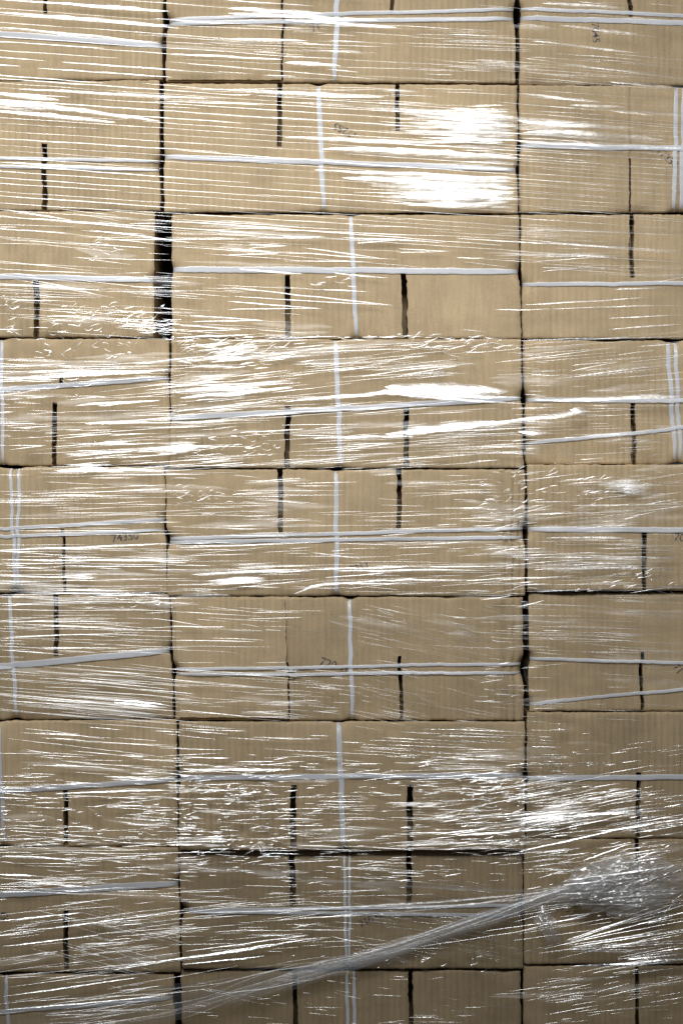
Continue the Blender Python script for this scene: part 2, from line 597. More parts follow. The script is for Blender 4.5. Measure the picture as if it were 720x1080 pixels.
LX, RX = -196, 925
BOXES = [
    # ---- column beside the photo's left edge
    Box(LX, (173, 171), -50, (85, 83), slots=[(48, -50, 14, 4.5)], hs=[(22, 48, 8.5)], tint=1.0, seed=1, back=0.004,
        label="top box of the leftmost column, one broad pale strap sloping down to its corner"),
    Box(LX, (168, 169), (86.0, 84.3), 221.6, slots=[(47, 151, 221, 5.5)], hs=[(163, 170, 4.5), (171, 179, 4.5)], seed=2, back=0.003,
        label="leftmost-column box with twin thin straps and a slot, above the box by the black gap"),
    Box(LX, (163, 162), 222.3, 355.4, slots=[(39, 294, 355, 6)], hs=[(287, 295, 7.5)], seed=3, back=0.004,
        label="box whose end stops short, leaving the wide black gap beside it"),
    Box(LX, (178, 179), 357, (492, 490.5), slots=[(65.5, 397, 406, 4), (57, 424, 491, 5)], hs=[(426, 398, 6.5)], vs=[(2, 3, 4.5)],
        seed=4, back=0.006, label="box with a small torn hole above its ragged slot, one tilted strap"),
    Box(LX, (173.5, 176), 492.6, 626.1, slots=[(67, 558, 626, 3.2)], hs=[(569, 548, 4.5), (574, 559, 4.5)], vs=[(12, 16, 4.5), (21, 18.5, 4.5)],
        stamps=[("74350", 132, 566.5, 8.5, 7, 0)], seed=5, back=0.002,
        label="leftmost-column box stamped with blue digits under two thin straps"),
    Box(LX, (178.5, 182.5), 626.8, (761, 758), slots=[(60, 627, 693, 5)], hs=[(720, 687, 8.5)], vs=[(11, 16, 5)], seed=6, back=0.005,
        label="leftmost-column box with a slot from its top edge and a broad strap rising sideways"),
    Box(LX, (186, 187.5), (762.2, 759.2), 893.4, slots=[(69, 832, 893, 5)], hs=[(847, 823, 7)], vs=[(-1, 4, 5)], creases=[(70, 763, 832, 0.0011, 2.2)],
        seed=7, back=0.004, tint=1.17, label="leftmost-column box with a crease running down into its slot, short film glints below"),  # raised tint paints in the stronger light on this side
    Box(LX, (188, 190), 894.1, 1026, slots=[(69, 961, 1026, 5.2)], hs=[(955, 932, 9)], stamps=[("43", 5, 967, 8, 80, 0)], seed=8, back=0.004,
        tint=1.03, label="second-lowest box of the leftmost column, cross-hatched film creases over a low slot"),
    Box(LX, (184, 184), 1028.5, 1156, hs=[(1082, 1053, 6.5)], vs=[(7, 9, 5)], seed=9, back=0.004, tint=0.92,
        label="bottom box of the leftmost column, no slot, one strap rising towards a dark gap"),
    # ---- middle column
    Box((176, 175), (543.6, 543), -48, (85.5, 87), slots=[(298, -48, 85, 2.0), (414, -48, 14, 4)], hs=[(21, 9, 5), (25, 19, 6)], vs=[(357, 353, 7)],
        creases=[(539.5, -40, 87, 0.0016, 1.6), (181, 55, 85, 0.0016, 1.5)], flaps=[(178, 296.5, -44, 84.5, 1.02)], stamps=[("71", 333, 29, 8, 25, 0)], seed=10, back=0.002,
        label="middle-column box cut off by the photo's top edge, a thin seam dividing its face"),
    Box((172.6, 173), (545, 545.6), (88, 89.5), (223, 224.5), slots=[(295, 86, 155, 5), (419, 86, 138, 4.5)], hs=[(166, 178, 7)], vs=[(336, 341, 6.5)],
        stamps=[("17285", 364, 138, 8, 154, 0)], seed=11, back=0.0,
        label="box under the largest white glare, upside-down blue stamp beside its upright strap"),
    Box((181, 181), (546.8, 548.8), (226.0, 226.6), 356.9, slots=[(303, 290, 357, 6), (426, 288, 357, 6)], hs=[(284, 286, 8)], vs=[(370, 375, 6)], seed=12, back=0.003,
        label="plain smooth box right of the wide black gap, two slots rising from its base"),
    Box((181, 179), (549, 551.5), 357.6, 493.5, slots=[(303, 428, 494, 5.5), (428, 424, 494, 5.5)], hs=[(441, 420, 7)], vs=[(354, 359, 6.5)], creases=[(303, 358, 428, 0.0009, 2.5)],
        seed=13, back=0.001, label="middle-column box with a tilted strap and a lens-shaped white glare above it"),
    Box((174.5, 177), (553, 553.5), 495.2, 628.6, slots=[(296, 494, 562, 5.5), (421, 494, 559, 5)], hs=[(568, 557, 5), (572, 566.5, 5)], vs=[(355, 354, 6)],
        creases=[(530, 500, 540, 0.0022, 1.6), (534, 497, 627, 0.0042, 2.2), (542, 497, 627, 0.0040, 2.2), (548.5, 497, 627, 0.0034, 1.6), (538, 560, 627, -0.002, 1.8)],
        stamps=[("7353", 379, 599, 7.5, 12, 0)], seed=14, back=0.002, tint=0.97,
        label="middle-column box with pleated crumpled end and two slots from its top edge"),
    Box((180, 185), (551, 552), 629.6, 760, slots=[(302.5, 698, 760, 3), (422, 692, 760, 4.2)], hs=[(706, 700, 4.2), (711.5, 709.5, 4.2)], vs=[(370, 370, 5.5)],
        creases=[(535, 632, 758, 0.0034, 2.2), (543, 632, 758, 0.0038, 2.2), (372, 632, 758, 0.0008, 2)], flaps=[(187, 302, 633, 757, 1.16)],
        stamps=[("720", 346, 700, 9, -18, 0), ("43", 362, 706, 7, -18, 0)], seed=15, back=0.004, tint=0.91,
        label="box with a paler flap lying over one end of its face, blue stamp beyond it"),
    Box((189, 189), (553, 553), 761.2, 897, slots=[(309, 828, 897, 6.5), (432, 828, 897, 6)], hs=[(820, 817, 7)], vs=[(357, 362, 7)],
        pleats=[(301, 885, 6, 16, 0.004)], seed=16, back=0.0, tint=0.96,
        label="box with two wide black slots standing on the darkest box, thick white strap"),
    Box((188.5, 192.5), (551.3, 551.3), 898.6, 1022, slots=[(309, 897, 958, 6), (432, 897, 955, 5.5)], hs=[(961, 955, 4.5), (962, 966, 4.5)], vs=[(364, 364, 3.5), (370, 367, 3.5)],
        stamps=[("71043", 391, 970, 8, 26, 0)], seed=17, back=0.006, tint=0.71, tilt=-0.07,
        label="darkest box, set back behind the twisted film rope, twin upright straps"),  # low tint paints in the shade lying across this box
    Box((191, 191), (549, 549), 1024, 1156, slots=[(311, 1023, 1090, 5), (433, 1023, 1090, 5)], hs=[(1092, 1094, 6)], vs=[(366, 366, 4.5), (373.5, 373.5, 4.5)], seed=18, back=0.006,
        tint=0.85, label="bottom box of the middle column, two bright upright straps side by side"),  # low tint paints in the light fading towards the base
    # ---- column beside the photo's right edge
    Box((548, 548), RX, -46, 87.4, slots=[(664, -46, 16, 5)], hs=[(7, 24, 5), (17, 28, 7)], stamps=[("17045", 628, 30, 8, -86, 0)], seed=19, back=0.013,
        label="top box of the rightmost column, faint stamp running downwards below twin straps"),
    Box((547.8, 548), RX, 88.2, 222.6, slots=[(665, 166, 222, 2.2)], hs=[(152, 160, 7)], vs=[(714, 711, 6), (722, 719, 6)], creases=[(662, 88, 170, -0.0016, 2.0), (666, 88, 170, 0.0016, 1.2)],
        stamps=[("17350", 704, 165, 8, -42, 0)], seed=20, back=0.012, label="box with a blue stamp slanting into a pair of upright straps"),
    Box((549.4, 551), RX, 225, 356.5, slots=[(667, 223, 292, 5)], hs=[(299, 297, 5.5)], seed=21, back=0.012,
        label="rightmost-column box with one level strap just below its single slot"),
    Box((551.5, 555.3), RX, 357.8, 489.2, slots=[(668, 424, 490, 5)], hs=[(421, 423, 6), (467, 432, 5)], vs=[(706, 712, 6), (714, 718, 5.5)], seed=22, back=0.015,
        label="box whose lower strap climbs steeply away from the upper one, paired upright straps"),
    Box((556, 556.3), RX, 489.9, 623, slots=[(679, 560, 623, 5)], hs=[(558, 560, 7)], stamps=[("70", 716, 567, 8.5, -8, 0)], seed=23, back=0.003, tint=0.97,
        label="rightmost-column box with a starry white film glare above its level strap"),
    Box((558, 558), RX, 625.2, 750.5, slots=[(677, 688, 751, 4)], hs=[(695, 705, 4.5), (743, 707, 4.5)], stamps=[("71", 715, 706, 8, -50, 0)], seed=24, back=0.011, tint=0.93,
        label="box with two thin straps that cross its slot at different slopes, corrugation showing"),
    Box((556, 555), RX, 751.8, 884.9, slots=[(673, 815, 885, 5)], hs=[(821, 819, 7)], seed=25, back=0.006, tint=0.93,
        label="rightmost-column box with bare corrugated upper face and a slot reaching its base"),  # tint lowered a little to paint in the dimmer lower corner
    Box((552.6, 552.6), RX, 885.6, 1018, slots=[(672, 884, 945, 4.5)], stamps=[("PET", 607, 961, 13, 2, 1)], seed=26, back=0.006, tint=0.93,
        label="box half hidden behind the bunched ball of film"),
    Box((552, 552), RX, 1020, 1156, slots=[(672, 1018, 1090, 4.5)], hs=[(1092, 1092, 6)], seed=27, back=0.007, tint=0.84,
        label="bottom box of the rightmost column, strapless face below the bunched film"),  # low tint paints in the light dying away in this corner
]
for b in BOXES:
    b.build()

# ------------------------------------------------------------------ the stretch film
rnd = random.Random(11)
FILM_Y = -0.0125


class Film:
    def __init__(self):
        self.V, self.F = [], []

    def crease(self, pts, width, tau, curl=34.0, lift=0.0, sharp=0.7, rough_w=0.45):
        """a tapered fold standing on the film: pts are grid points along it"""
        V, F = self.V, self.F
        n = len(pts) - 1
        sd = rnd.random() * 100
        n0 = len(V)
        ta, k = math.radians(tau), math.tan(math.radians(curl)) / 4
        for i, (x, y) in enumerate(pts):
            t = i / n
            a = max(0, i - 1)
            b = min(n, i + 1)
            dx, dy = pts[b][0] - pts[a][0], pts[b][1] - pts[a][1]
            q = math.hypot(dx, dy) or 1
            vx, vz = dy / q, dx / q      # up-ish direction across the fold in the plane (x right, z up)
            if vz < 0:
                vx, vz = -vx, -vz
            wv = 1.2 * width * S * (max(0.0, math.sin(math.pi * min(max(t, 0.0), 1.0))) ** sharp) * (1 + rough_w * nz(t * n * 0.45, sd))
            wv = max(wv, 0.00008)
            y0 = FILM_Y + 0.002 * nz(x * 0.02, y * 0.02, 5) - lift
            tt = ta + math.radians(9) * nz(t * n * 0.22, sd, 3)
            c, s = math.cos(tt), math.sin(tt)
            px, pz = X(x), Z(y)
            h = wv / 2
            V.append((px + vx * c * h, y0 + s * h, pz + vz * c * h))
            m = wv * k
            V.append((px + vx * s * m, y0 - c * m, pz + vz * s * m))
            V.append((px - vx * c * h, y0 - s * h, pz - vz * c * h))
            if i:
                r = n0 + i * 3
                F.append((r - 3, r - 2, r + 1, r))
                F.append((r - 2, r - 1, r + 2, r + 1))

    def line(self, x, y, length, slope, width, tau=None, bow=0.0, sharp=0.7, step=7.0, wob=0.5, curl=34.0, lift=0.0):
        n = max(4, int(length / step))
        sd = rnd.random() * 100
        pts = []
        ln = length / math.hypot(1, slope)
        for i in range(n + 1):
            t = i / n
            xx = x + ln * t
            yy = y + slope * ln * t + bow * 4 * t * (1 - t) + wob * nz(xx * 0.025, sd)
            pts.append((xx, yy))
        self.crease(pts, width, mirror(y) + rnd.gauss(0, 7.5) if tau is None else tau, sharp=sharp, curl=curl, lift=lift)

    def hairpin(self, x, y, length, slope, width, gap):
        """two strands of one loose pleat that run together at a rounded tip"""
        n = max(8, int(length / 6))
        ln = length
        pts = []
        for i in range(n + 1):
            t = i / n
            pts.append((x + ln * t, y + slope * ln * t))
        tip = pts[-1]
        self.crease(pts, width, mirror(y) + rnd.gauss(0, 5), sharp=0.5)
        s2 = slope - gap / ln
        pts = [(x + ln * (i / n) * (0.75 + 0.25 * i / n), tip[1] - s2 * ln * (1 - i / n) * 1.0) for i in range(n + 1)]
        self.crease(pts, width * 0.7, mirror(y) + rnd.gauss(0, 6), sharp=0.5)

    def obj(self, name, mat, parent):
        return mesh_obj(name, self.V, self.F, mat, parent)


def mirror(y):
    """tilt, in degrees, most of the folds of one height share: shaped by height to throw the lamp back as glints"""
    return 7.0 + 23.0 * y / 1080.0


def scatter(f, x0, x1, y0, y1, n, llo, lhi, slope, ssd, wlo, whi, clump=0.55, seed=0.0, bow=0.0, sharp=0.7, fx=0.016, fy=0.09):
    """n creases whose midpoints fall in the rectangle, gathered in clumps as film creases are"""
    made = tries = 0
    thin = 0.85 if y0 < 760 else 0.66
    n = int(n * (0.86 if y0 < 760 else 0.85))
    if y0 < 760:
        llo, lhi = llo * 1.15, lhi * 1.25
    wlo, whi = wlo * thin, whi * thin
    while made < n and tries < n * 30:
        tries += 1
        x, y = rnd.uniform(x0, x1), rnd.uniform(y0, y1)
        d = nz(x * fx + seed * 3.1, y * fy + x * slope * -fy, seed) * 0.5 + 0.5
        if d < clump * (0.55 + 0.55 * rnd.random()):
            continue
        made += 1
        ln = math.exp(rnd.uniform(math.log(llo), math.log(lhi)))
        wd = wlo + (whi - wlo) * rnd.random() ** 2.6
        sl = slope + rnd.gauss(0, ssd)
        f.line(x - ln / 2, y - sl * ln / 2, ln, sl, wd, bow=rnd.gauss(0, bow) if bow else 0.0, sharp=sharp)
        if rnd.random() < (0.75 if y0 < 760 else 0.55):              # hair-thin stretch lines beside the fold
            l2 = ln * rnd.uniform(0.8, 2.2)
            yy = y + rnd.gauss(0, 6)
            f.line(x - l2 * rnd.random(), yy, l2, slope + rnd.gauss(0, ssd * 0.6), rnd.uniform(0.4, 0.75), sharp=0.5)
        if rnd.random() < (0.11 if y0 < 560 else 0.07 if y0 < 760 else 0.03):              # a broad taut stretch with a dull sheen
            l2 = rnd.uniform(40, 150)
            SH.line(x - l2 / 2, y + rnd.gauss(0, 4), l2, slope + rnd.gauss(0, ssd * 0.5), rnd.uniform(4, 12), tau=mirror(y) + rnd.gauss(0, 5), sharp=0.8, curl=22, wob=1.5)


def glare(f, x0, x1, y0, y1, n, slope, wlo, whi, llo, lhi):
    """film pulled flat enough to throw the lamp back as one patch: overlapping folds, ragged at both ends"""
    cx, cy, rx, ry = (x0 + x1) / 2, (y0 + y1) / 2, (x1 - x0) / 2, (y1 - y0) / 2
    tp = Film()
    for _ in range(n):
        y = cy + ry * rnd.uniform(-1, 1) * rnd.random() ** 0.25
        edge = math.sqrt(max(0.05, 1 - ((y - cy) / ry) ** 2)) * (0.8 + 0.35 * nz(y * 0.16, x0))
        ln = rnd.uniform(llo, lhi) * 1.5
        g, k = (tp, 1.0) if rnd.random() < 0.66 else (f, 0.45)
        xb = x1 - (1 - edge) * rx * 0.25 - rx * 1.9 * edge * rnd.random() ** 1.5 + ln * 0.25 * rnd.random()
        xb = min(xb, x1 + rnd.gauss(0, 3))
        xa = xb - ln
        g.line(xa, y + slope * (xa - cx), ln, slope + rnd.gauss(0, 0.02), k * rnd.uniform(wlo, whi), tau=mirror(y) + rnd.gauss(0, 3), sharp=0.75, curl=20, wob=1.5)
    add_part(tp, "taut_patch", M_TAUT)


SH = Film()



def crinkle(f, x0, x1, y0, y1, n, llo=4, lhi=16, ang=25, wlo=0.7, whi=1.8, base=0.0):
    for _ in range(n):
        x, y = rnd.uniform(x0, x1), rnd.uniform(y0, y1)
        if nz(x * 0.05, y * 0.08, 3.3) < rnd.uniform(-0.5, 0.25):
            continue
        ln = rnd.uniform(llo, lhi)
        sl = math.tan(math.radians(max(-80, min(80, rnd.gauss(base, ang)))))
        f.line(x, y, ln, sl, rnd.uniform(wlo, whi), bow=rnd.gauss(0, 1.5), step=2.5)


root = bpy.data.objects.new("stretch_film", None)
root.location = (0, FILM_Y, 0)
COL.objects.link(root)
root['label'] = "clear crinkled stretch film wrapped tightly over the whole stack, glinting in white streaks"
root['category'] = 'stretch film'


def add_part(f, name, mat):
    nf = len(f.F)
    if name == "film_layer":                    # the dull taut stretches belong to the same sheet
        n0 = len(f.V)
        f.V += SH.V
        f.F += [tuple(q + n0 for q in t) for t in SH.F]
        SH.V.clear()
        SH.F.clear()
    for i, v in enumerate(f.V):
        f.V[i] = (v[0], v[1] - FILM_Y, v[2])
    o = f.obj(name, mat, root)
    if nf < len(f.F):
        o.data.materials.append(M_SHEEN)
        ix = np.zeros(len(f.F), dtype=np.int32)
        ix[nf:] = 1
        o.data.polygons.foreach_set('material_index', ix)
    return o


# --- turn round the two top rows: long taut parallel creases sloping down to the right
f = Film()
y = 84.0
while y < 232:                                   # second row, left
    x = rnd.uniform(-70, 10)
    while x < 560:
        ln = rnd.uniform(120, 420)
        f.line(x, y + (x * 0.066), ln, 0.066 + rnd.gauss(0, 0.004), rnd.choice((0.6, 0.8, 1.0, 1.3, 1.8)), sharp=0.35)
        x += ln * rnd.uniform(0.8, 1.1)
    y += rnd.uniform(4.5, 8.5)
y = -30.0
while y < 84:
    x = rnd.uniform(-70, 0)
    while x < 190:
        ln = rnd.uniform(70, 240)
        f.line(x, y + x * 0.07, ln, 0.075 + rnd.gauss(0, 0.008), rnd.choice((0.6, 0.9, 1.2, 1.8, 2.6)), sharp=0.4)
        x += ln * rnd.uniform(0.85, 1.3)
    y += rnd.uniform(4.5, 9)
y = 60.0
while y < 222:                                   # second row, right
    x = rnd.uniform(500, 570)
    while x < 760:
        ln = rnd.uniform(70, 240)
        f.line(x, y + (x - 545) * 0.07, ln, 0.075 + rnd.gauss(0, 0.008), rnd.choice((0.6, 0.8, 1.0, 1.4)), sharp=0.4)
        x += ln * rnd.uniform(0.85, 1.2)
    y += rnd.uniform(4.5, 8)
for a in ((0, 14, 180, 0.08, 4.0), (0, 1, 180, 0.07, 2.5), (60, 4, 120, 0.075, 4.5), (0, 30, 172, 0.1, 2.6), (0, 106, 172, 0.135, 4.5), (-6, 117, 130, 0.10, 5),
          (-5, 100, 70, 0.10, 4), (-10, 109, 90, 0.11, 4), (20, 95, 200, 0.05, 2.8), (0, 172, 170, 0.05, 2.5), (240, 10, 100, 0.05, 5), (275, 97, 130, 0.05, 5),
          (240, 15, 160, 0.05, 5), (300, 22, 120, 0.07, 4), (180, 58, 120, 0.05, 2.6), (245, 42, 80, 0.03, 2.5), (300, 67, 60, 0.06, 4),
          (340, 158, 210, 0.05, 9), (300, 146, 160, 0.04, 5), (360, 188, 190, 0.06, 8), (420, 205, 130, 0.05, 8), (330, 180, 200, 0.04, 4),
          (550, 130, 120, 0.05, 5), (550, 141, 150, 0.05, 7), (545, 150, 180, 0.04, 5), (545, 128, 60, 0.08, 6), (640, 117, 90, 0.06, 5), (600, 112, 60, 0.05, 3.5),
          (560, 44, 115, 0.12, 2.6), (590, 28, 84, 0.11, 3.0), (570, 5, 90, 0.06, 4), (550, 62, 180, 0.13, 2.2), (640, 87, 90, 0.08, 4), (545, 100, 90, 0.1, 3.5)):
    f.line(*a[:5], tau=mirror(a[1]) + rnd.gauss(0, 3), sharp=0.55, curl=18)
scatter(f, 185, 540, 26, 86, 46, 25, 130, 0.045, 0.02, 0.9, 2.6, 0.45, 1)
scatter(f, 185, 540, 90, 120, 26, 20, 110, 0.03, 0.03, 0.9, 2.0, 0.4, 2)
scatter(f, 550, 720, 0, 86, 20, 25, 110, 0.085, 0.02, 0.9, 2.4, 0.45, 3)
glare(f, 415, 545, 110, 158, 150, 0.035, 1.4, 4.4, 14, 50)
glare(f, 480, 545, 158, 180, 16, 0.035, 1.4, 3.0, 14, 40)
glare(f, 418, 545, 185, 222, 105, 0.03, 1.6, 5.0, 14, 60)
glare(f, -10, 60, 102, 120, 9, 0.06, 1.2, 2.6, 20, 50)
glare(f, 549, 615, 126, 152, 14, 0.05, 1.2, 3.0, 20, 50)
add_part(f, "film_layer", M_FILM)

# --- third row: looser, with hairpin pleats and a scalloped lower edge
f = Film()
scatter(f, 0, 160, 224, 300, 26, 25, 120, 0.075, 0.05, 0.9, 2.3, 0.42, 4)
scatter(f, 0, 170, 300, 356, 26, 20, 100, 0.05, 0.06, 0.9, 2.0, 0.42, 5)
crinkle(f, 50, 180, 322, 357, 150, 4, 16, 35)
crinkle(f, 0, 20, 315, 356, 26, 4, 14, 45)
crinkle(f, 125, 180, 334, 352, 44, 6, 22, 10, 0.7, 1.6)
crinkle(f, 85, 120, 250, 275, 24, 4, 14, 25)
scatter(f, 155, 195, 236, 350, 9, 18, 60, 0.06, 0.02, 0.9, 2.0, 0.3, 6, sharp=0.4)
for a in ((5, 222, 75, 0.16, 2.2), (35, 231, 140, 0.10, 2.6), (95, 243, 110, 0.13, 2.4), (100, 254, 180, -0.006, 2.0), (0, 301, 110, 0.06, 2.6), (0, 315, 60, 0.05, 2)):
    f.line(*a[:5])
for a in ((262, 258, 42, 0.05, 2.0, 5), (240, 263, 55, 0.09, 2.6, 6), (240, 318, 100, 0.08, 2.6, 9), (245, 304, 170, 0.11, 2.6, 9),
          (200, 333, 80, 0.07, 2.4, 7), (190, 344, 65, 0.07, 2.2, 6), (320, 262, 82, 0.14, 2.6, 5), (375, 252, 48, 0.02, 3.0, 5),
          (560, 272, 85, -0.01, 2.0, 5), (570, 283, 40, 0.03, 2.2, 4), (692, 291, 50, -0.03, 1.8, 7), (420, 263, 55, 0.05, 1.8, 4)):
    f.hairpin(*a)
for a in ((296, 250, 46, 0.0, 3), (360, 251, 110, 0.05, 3.2), (255, 252, 80, 0.01, 2), (480, 252, 250, 0.055, 3.2), (545, 253, 180, 0.085, 3.0), (252, 284, 70, 0.08, 3.6), (350, 288, 60, 0.1, 2.8),
          (335, 306, 55, 0.04, 2.4), (520, 327, 60, -0.01, 2.4), (550, 322, 130, -0.06, 2.6), (580, 327, 140, -0.03, 2.6), (645, 306, 60, -0.03, 3), (640, 336, 80, -0.05, 2.6),
          (640, 348, 80, -0.07, 2.8), (480, 272, 32, 0.02, 2.2), (484, 348, 30, 0.1, 1.6), (550, 242, 170, 0.04, 1.6), (200, 239, 340, 0.04, 1.2), (180, 232, 200, 0.06, 1.4)):
    f.line(*a[:5])
scatter(f, 185, 545, 228, 280, 20, 20, 90, 0.04, 0.03, 0.8, 1.8, 0.5, 7)
scatter(f, 552, 720, 228, 300, 18, 30, 130, 0.03, 0.04, 0.8, 1.8, 0.5, 8)
scatter(f, 185, 330, 290, 356, 14, 20, 80, 0.06, 0.03, 0.8, 1.6, 0.5, 9)
crinkle(f, 325, 365, 292, 302, 14, 5, 14, 15)
for x in range(180, 560, 7):                     # cut edge of this turn
    if rnd.random() < 0.7:
        f.line(x + rnd.uniform(-3, 3), 356 + rnd.uniform(-2, 2), rnd.uniform(5, 18), rnd.gauss(0, 0.12), rnd.uniform(0.9, 2.2), bow=rnd.uniform(-2, 2), step=3)
for a in ((545, 360, 120, -0.03, 2.2), (600, 359, 120, -0.03, 2), (180, 357, 90, -0.04, 3), (300, 357, 60, -0.03, 2)):
    f.line(*a[:5])
add_part(f, "film_layer", M_FILM)

# --- fourth row: creases rising to the right, blown-out folds
f = Film()
scatter(f, 180, 350, 358, 425, 66, 14, 80, -0.09, 0.05, 0.9, 2.8, 0.35, 10)
scatter(f, 180, 350, 425, 492, 44, 16, 90, -0.06, 0.03, 0.9, 2.4, 0.4, 11)
scatter(f, 350, 470, 362, 400, 30, 20, 80, -0.08, 0.05, 0.8, 1.8, 0.4, 12)
scatter(f, 350, 480, 425, 490, 34, 20, 80, -0.06, 0.03, 0.8, 1.8, 0.4, 13)
scatter(f, 440, 552, 450, 492, 22, 25, 90, -0.05, 0.02, 0.8, 1.6, 0.35, 14)
scatter(f, 545, 580, 360, 480, 34, 12, 40, 0.01, 0.05, 0.9, 2.4, 0.3, 15)
scatter(f, 575, 715, 362, 400, 16, 30, 100, -0.09, 0.02, 1.0, 2.8, 0.4, 16)
scatter(f, 590, 720, 400, 485, 34, 16, 70, -0.03, 0.03, 0.8, 2.0, 0.4, 17)
scatter(f, 0, 178, 378, 405, 34, 20, 110, -0.01, 0.04, 0.9, 2.4, 0.35, 18)
scatter(f, 0, 55, 405, 462, 30, 10, 42, 0.0, 0.04, 0.8, 1.8, 0.35, 19)
scatter(f, 75, 178, 415, 492, 44, 14, 70, -0.04, 0.04, 0.9, 2.4, 0.35, 20)
crinkle(f, 185, 300, 360, 385, 100, 5, 20, 22, 0.7, 1.8)
crinkle(f, 420, 545, 358, 376, 60, 5, 24, 25)
crinkle(f, 35, 150, 360, 380, 70, 4, 14, 40)
crinkle(f, 200, 290, 455, 480, 50, 4, 14, 20)
crinkle(f, 40, 90, 400, 425, 26, 4, 16, 50)
glare(f, 215, 272, 360, 388, 20, -0.1, 1.5, 4.0, 10, 34)
glare(f, 182, 250, 396, 414, 8, -0.06, 1.5, 3.5, 12, 40)
glare(f, 172, 212, 467, 480, 9, -0.02, 2.0, 4.5, 12, 30)
glare(f, 80, 118, 488, 498, 14, 0.0, 1.5, 3.5, 12, 36)
for a in ((398, 413, 140, 0.0, 15), (405, 408, 110, 0.03, 11), (300, 424, 140, -0.09, 4), (430, 414, 120, 0.05, 5), (420, 417, 135, 0.07, 3),
          (405, 458, 120, -0.11, 9), (470, 452, 100, -0.08, 6), (540, 443, 82, -0.11, 6), (600, 432, 20, 0.05, 8), (330, 463, 110, -0.02, 4), (560, 422, 160, -0.03, 6),
          (545, 455, 34, 0.02, 7), (660, 419, 62, -0.02, 6), (170, 473, 42, -0.03, 9), (100, 466, 2, 0, 1), (190, 420, 120, -0.09, 5), (195, 412, 80, -0.04, 5),
          (60, 497, 120, -0.01, 4), (80, 428, 90, -0.06, 3), (90, 447, 70, -0.02, 3), (0, 401, 180, -0.06, 4), (70, 393, 90, 0.0, 4)):
    f.line(*a[:5], tau=mirror(a[1]) + rnd.gauss(0, 3), sharp=0.6, curl=18)
f.crease([(99.5, 478), (100, 484), (100.5, 490), (101, 498)], 2.6, 22)
for a in ((10, 470, 40, 0.0, 1.6, 5), (80, 475, 60, 0.02, 2, 7), (600, 386, 52, -0.08, 2, 6), (420, 391, 66, -0.08, 1.8, 6), (360, 470, 55, -0.05, 1.8, 6)):
    f.hairpin(*a)
add_part(f, "film_layer", M_FILM)

# --- fifth and sixth rows: level creases
f = Film()
scatter(f, 0, 175, 498, 560, 40, 18, 90, -0.01, 0.03, 0.8, 2.0, 0.45, 21)
scatter(f, 0, 178, 578, 638, 62, 18, 110, 0.01, 0.03, 0.9, 2.6, 0.35, 22)
scatter(f, 0, 180, 640, 690, 40, 14, 90, 0.02, 0.04, 0.8, 2.2, 0.4, 23)
scatter(f, 20, 182, 700, 758, 44, 30, 120, 0.085, 0.02, 0.9, 2.2, 0.35, 24, sharp=0.5)
scatter(f, 180, 550, 500, 565, 66, 14, 60, 0.0, 0.05, 0.8, 1.8, 0.45, 25)
scatter(f, 180, 550, 572, 628, 66, 16, 90, -0.01, 0.04, 0.8, 2.4, 0.4, 26)
scatter(f, 182, 300, 634, 756, 34, 18, 80, 0.04, 0.04, 0.8, 1.8, 0.42, 27)
scatter(f, 300, 372, 700, 756, 18, 10, 50, 0.08, 0.05, 0.8, 1.6, 0.4, 28)
scatter(f, 372, 530, 640, 690, 36, 10, 44, 0.22, 0.06, 0.8, 1.8, 0.4, 29)
scatter(f, 372, 545, 690, 757, 44, 10, 46, 0.2, 0.07, 0.8, 1.7, 0.4, 30)
scatter(f, 515, 560, 500, 756, 76, 6, 30, 0.0, 0.12, 0.9, 2.2, 0.3, 31)
scatter(f, 558, 720, 495, 556, 60, 12, 60, -0.06, 0.06, 0.8, 2.2, 0.4, 32)
scatter(f, 558, 720, 562, 624, 84, 14, 80, 0.0, 0.04, 0.9, 2.6, 0.35, 33)
scatter(f, 558, 720, 628, 692, 44, 16, 90, 0.04, 0.03, 0.7, 1.6, 0.4, 34)
scatter(f, 558, 720, 692, 750, 14, 12, 50, 0.03, 0.05, 0.7, 1.5, 0.4, 35)
crinkle(f, 180, 240, 514, 530, 60, 4, 12, 40, 0.6, 1.3)
crinkle(f, 80, 180, 620, 640, 60, 4, 14, 30)
crinkle(f, 500, 552, 496, 540, 60, 4, 18, 35)
crinkle(f, 560, 640, 496, 530, 40, 5, 22, 22)
crinkle(f, 600, 720, 600, 624, 70, 4, 16, 30)
for a in ((648, 507, 26, 0.02, 5), (651, 511, 30, 0.03, 6), (654, 515, 32, 0.0, 6), (656, 519, 26, -0.02, 4), (640, 512, 60, 0.0, 2.5)):
    f.line(*a, tau=mirror(a[1]), sharp=0.6, curl=12)
glare(f, 650, 678, 505, 522, 24, 0.0, 2.0, 4.5, 8, 30)
glare(f, 240, 285, 608, 616, 16, -0.06, 1.5, 4.0, 14, 40)
glare(f, 82, 102, 604, 612, 8, -0.05, 1.5, 4.0, 8, 20)
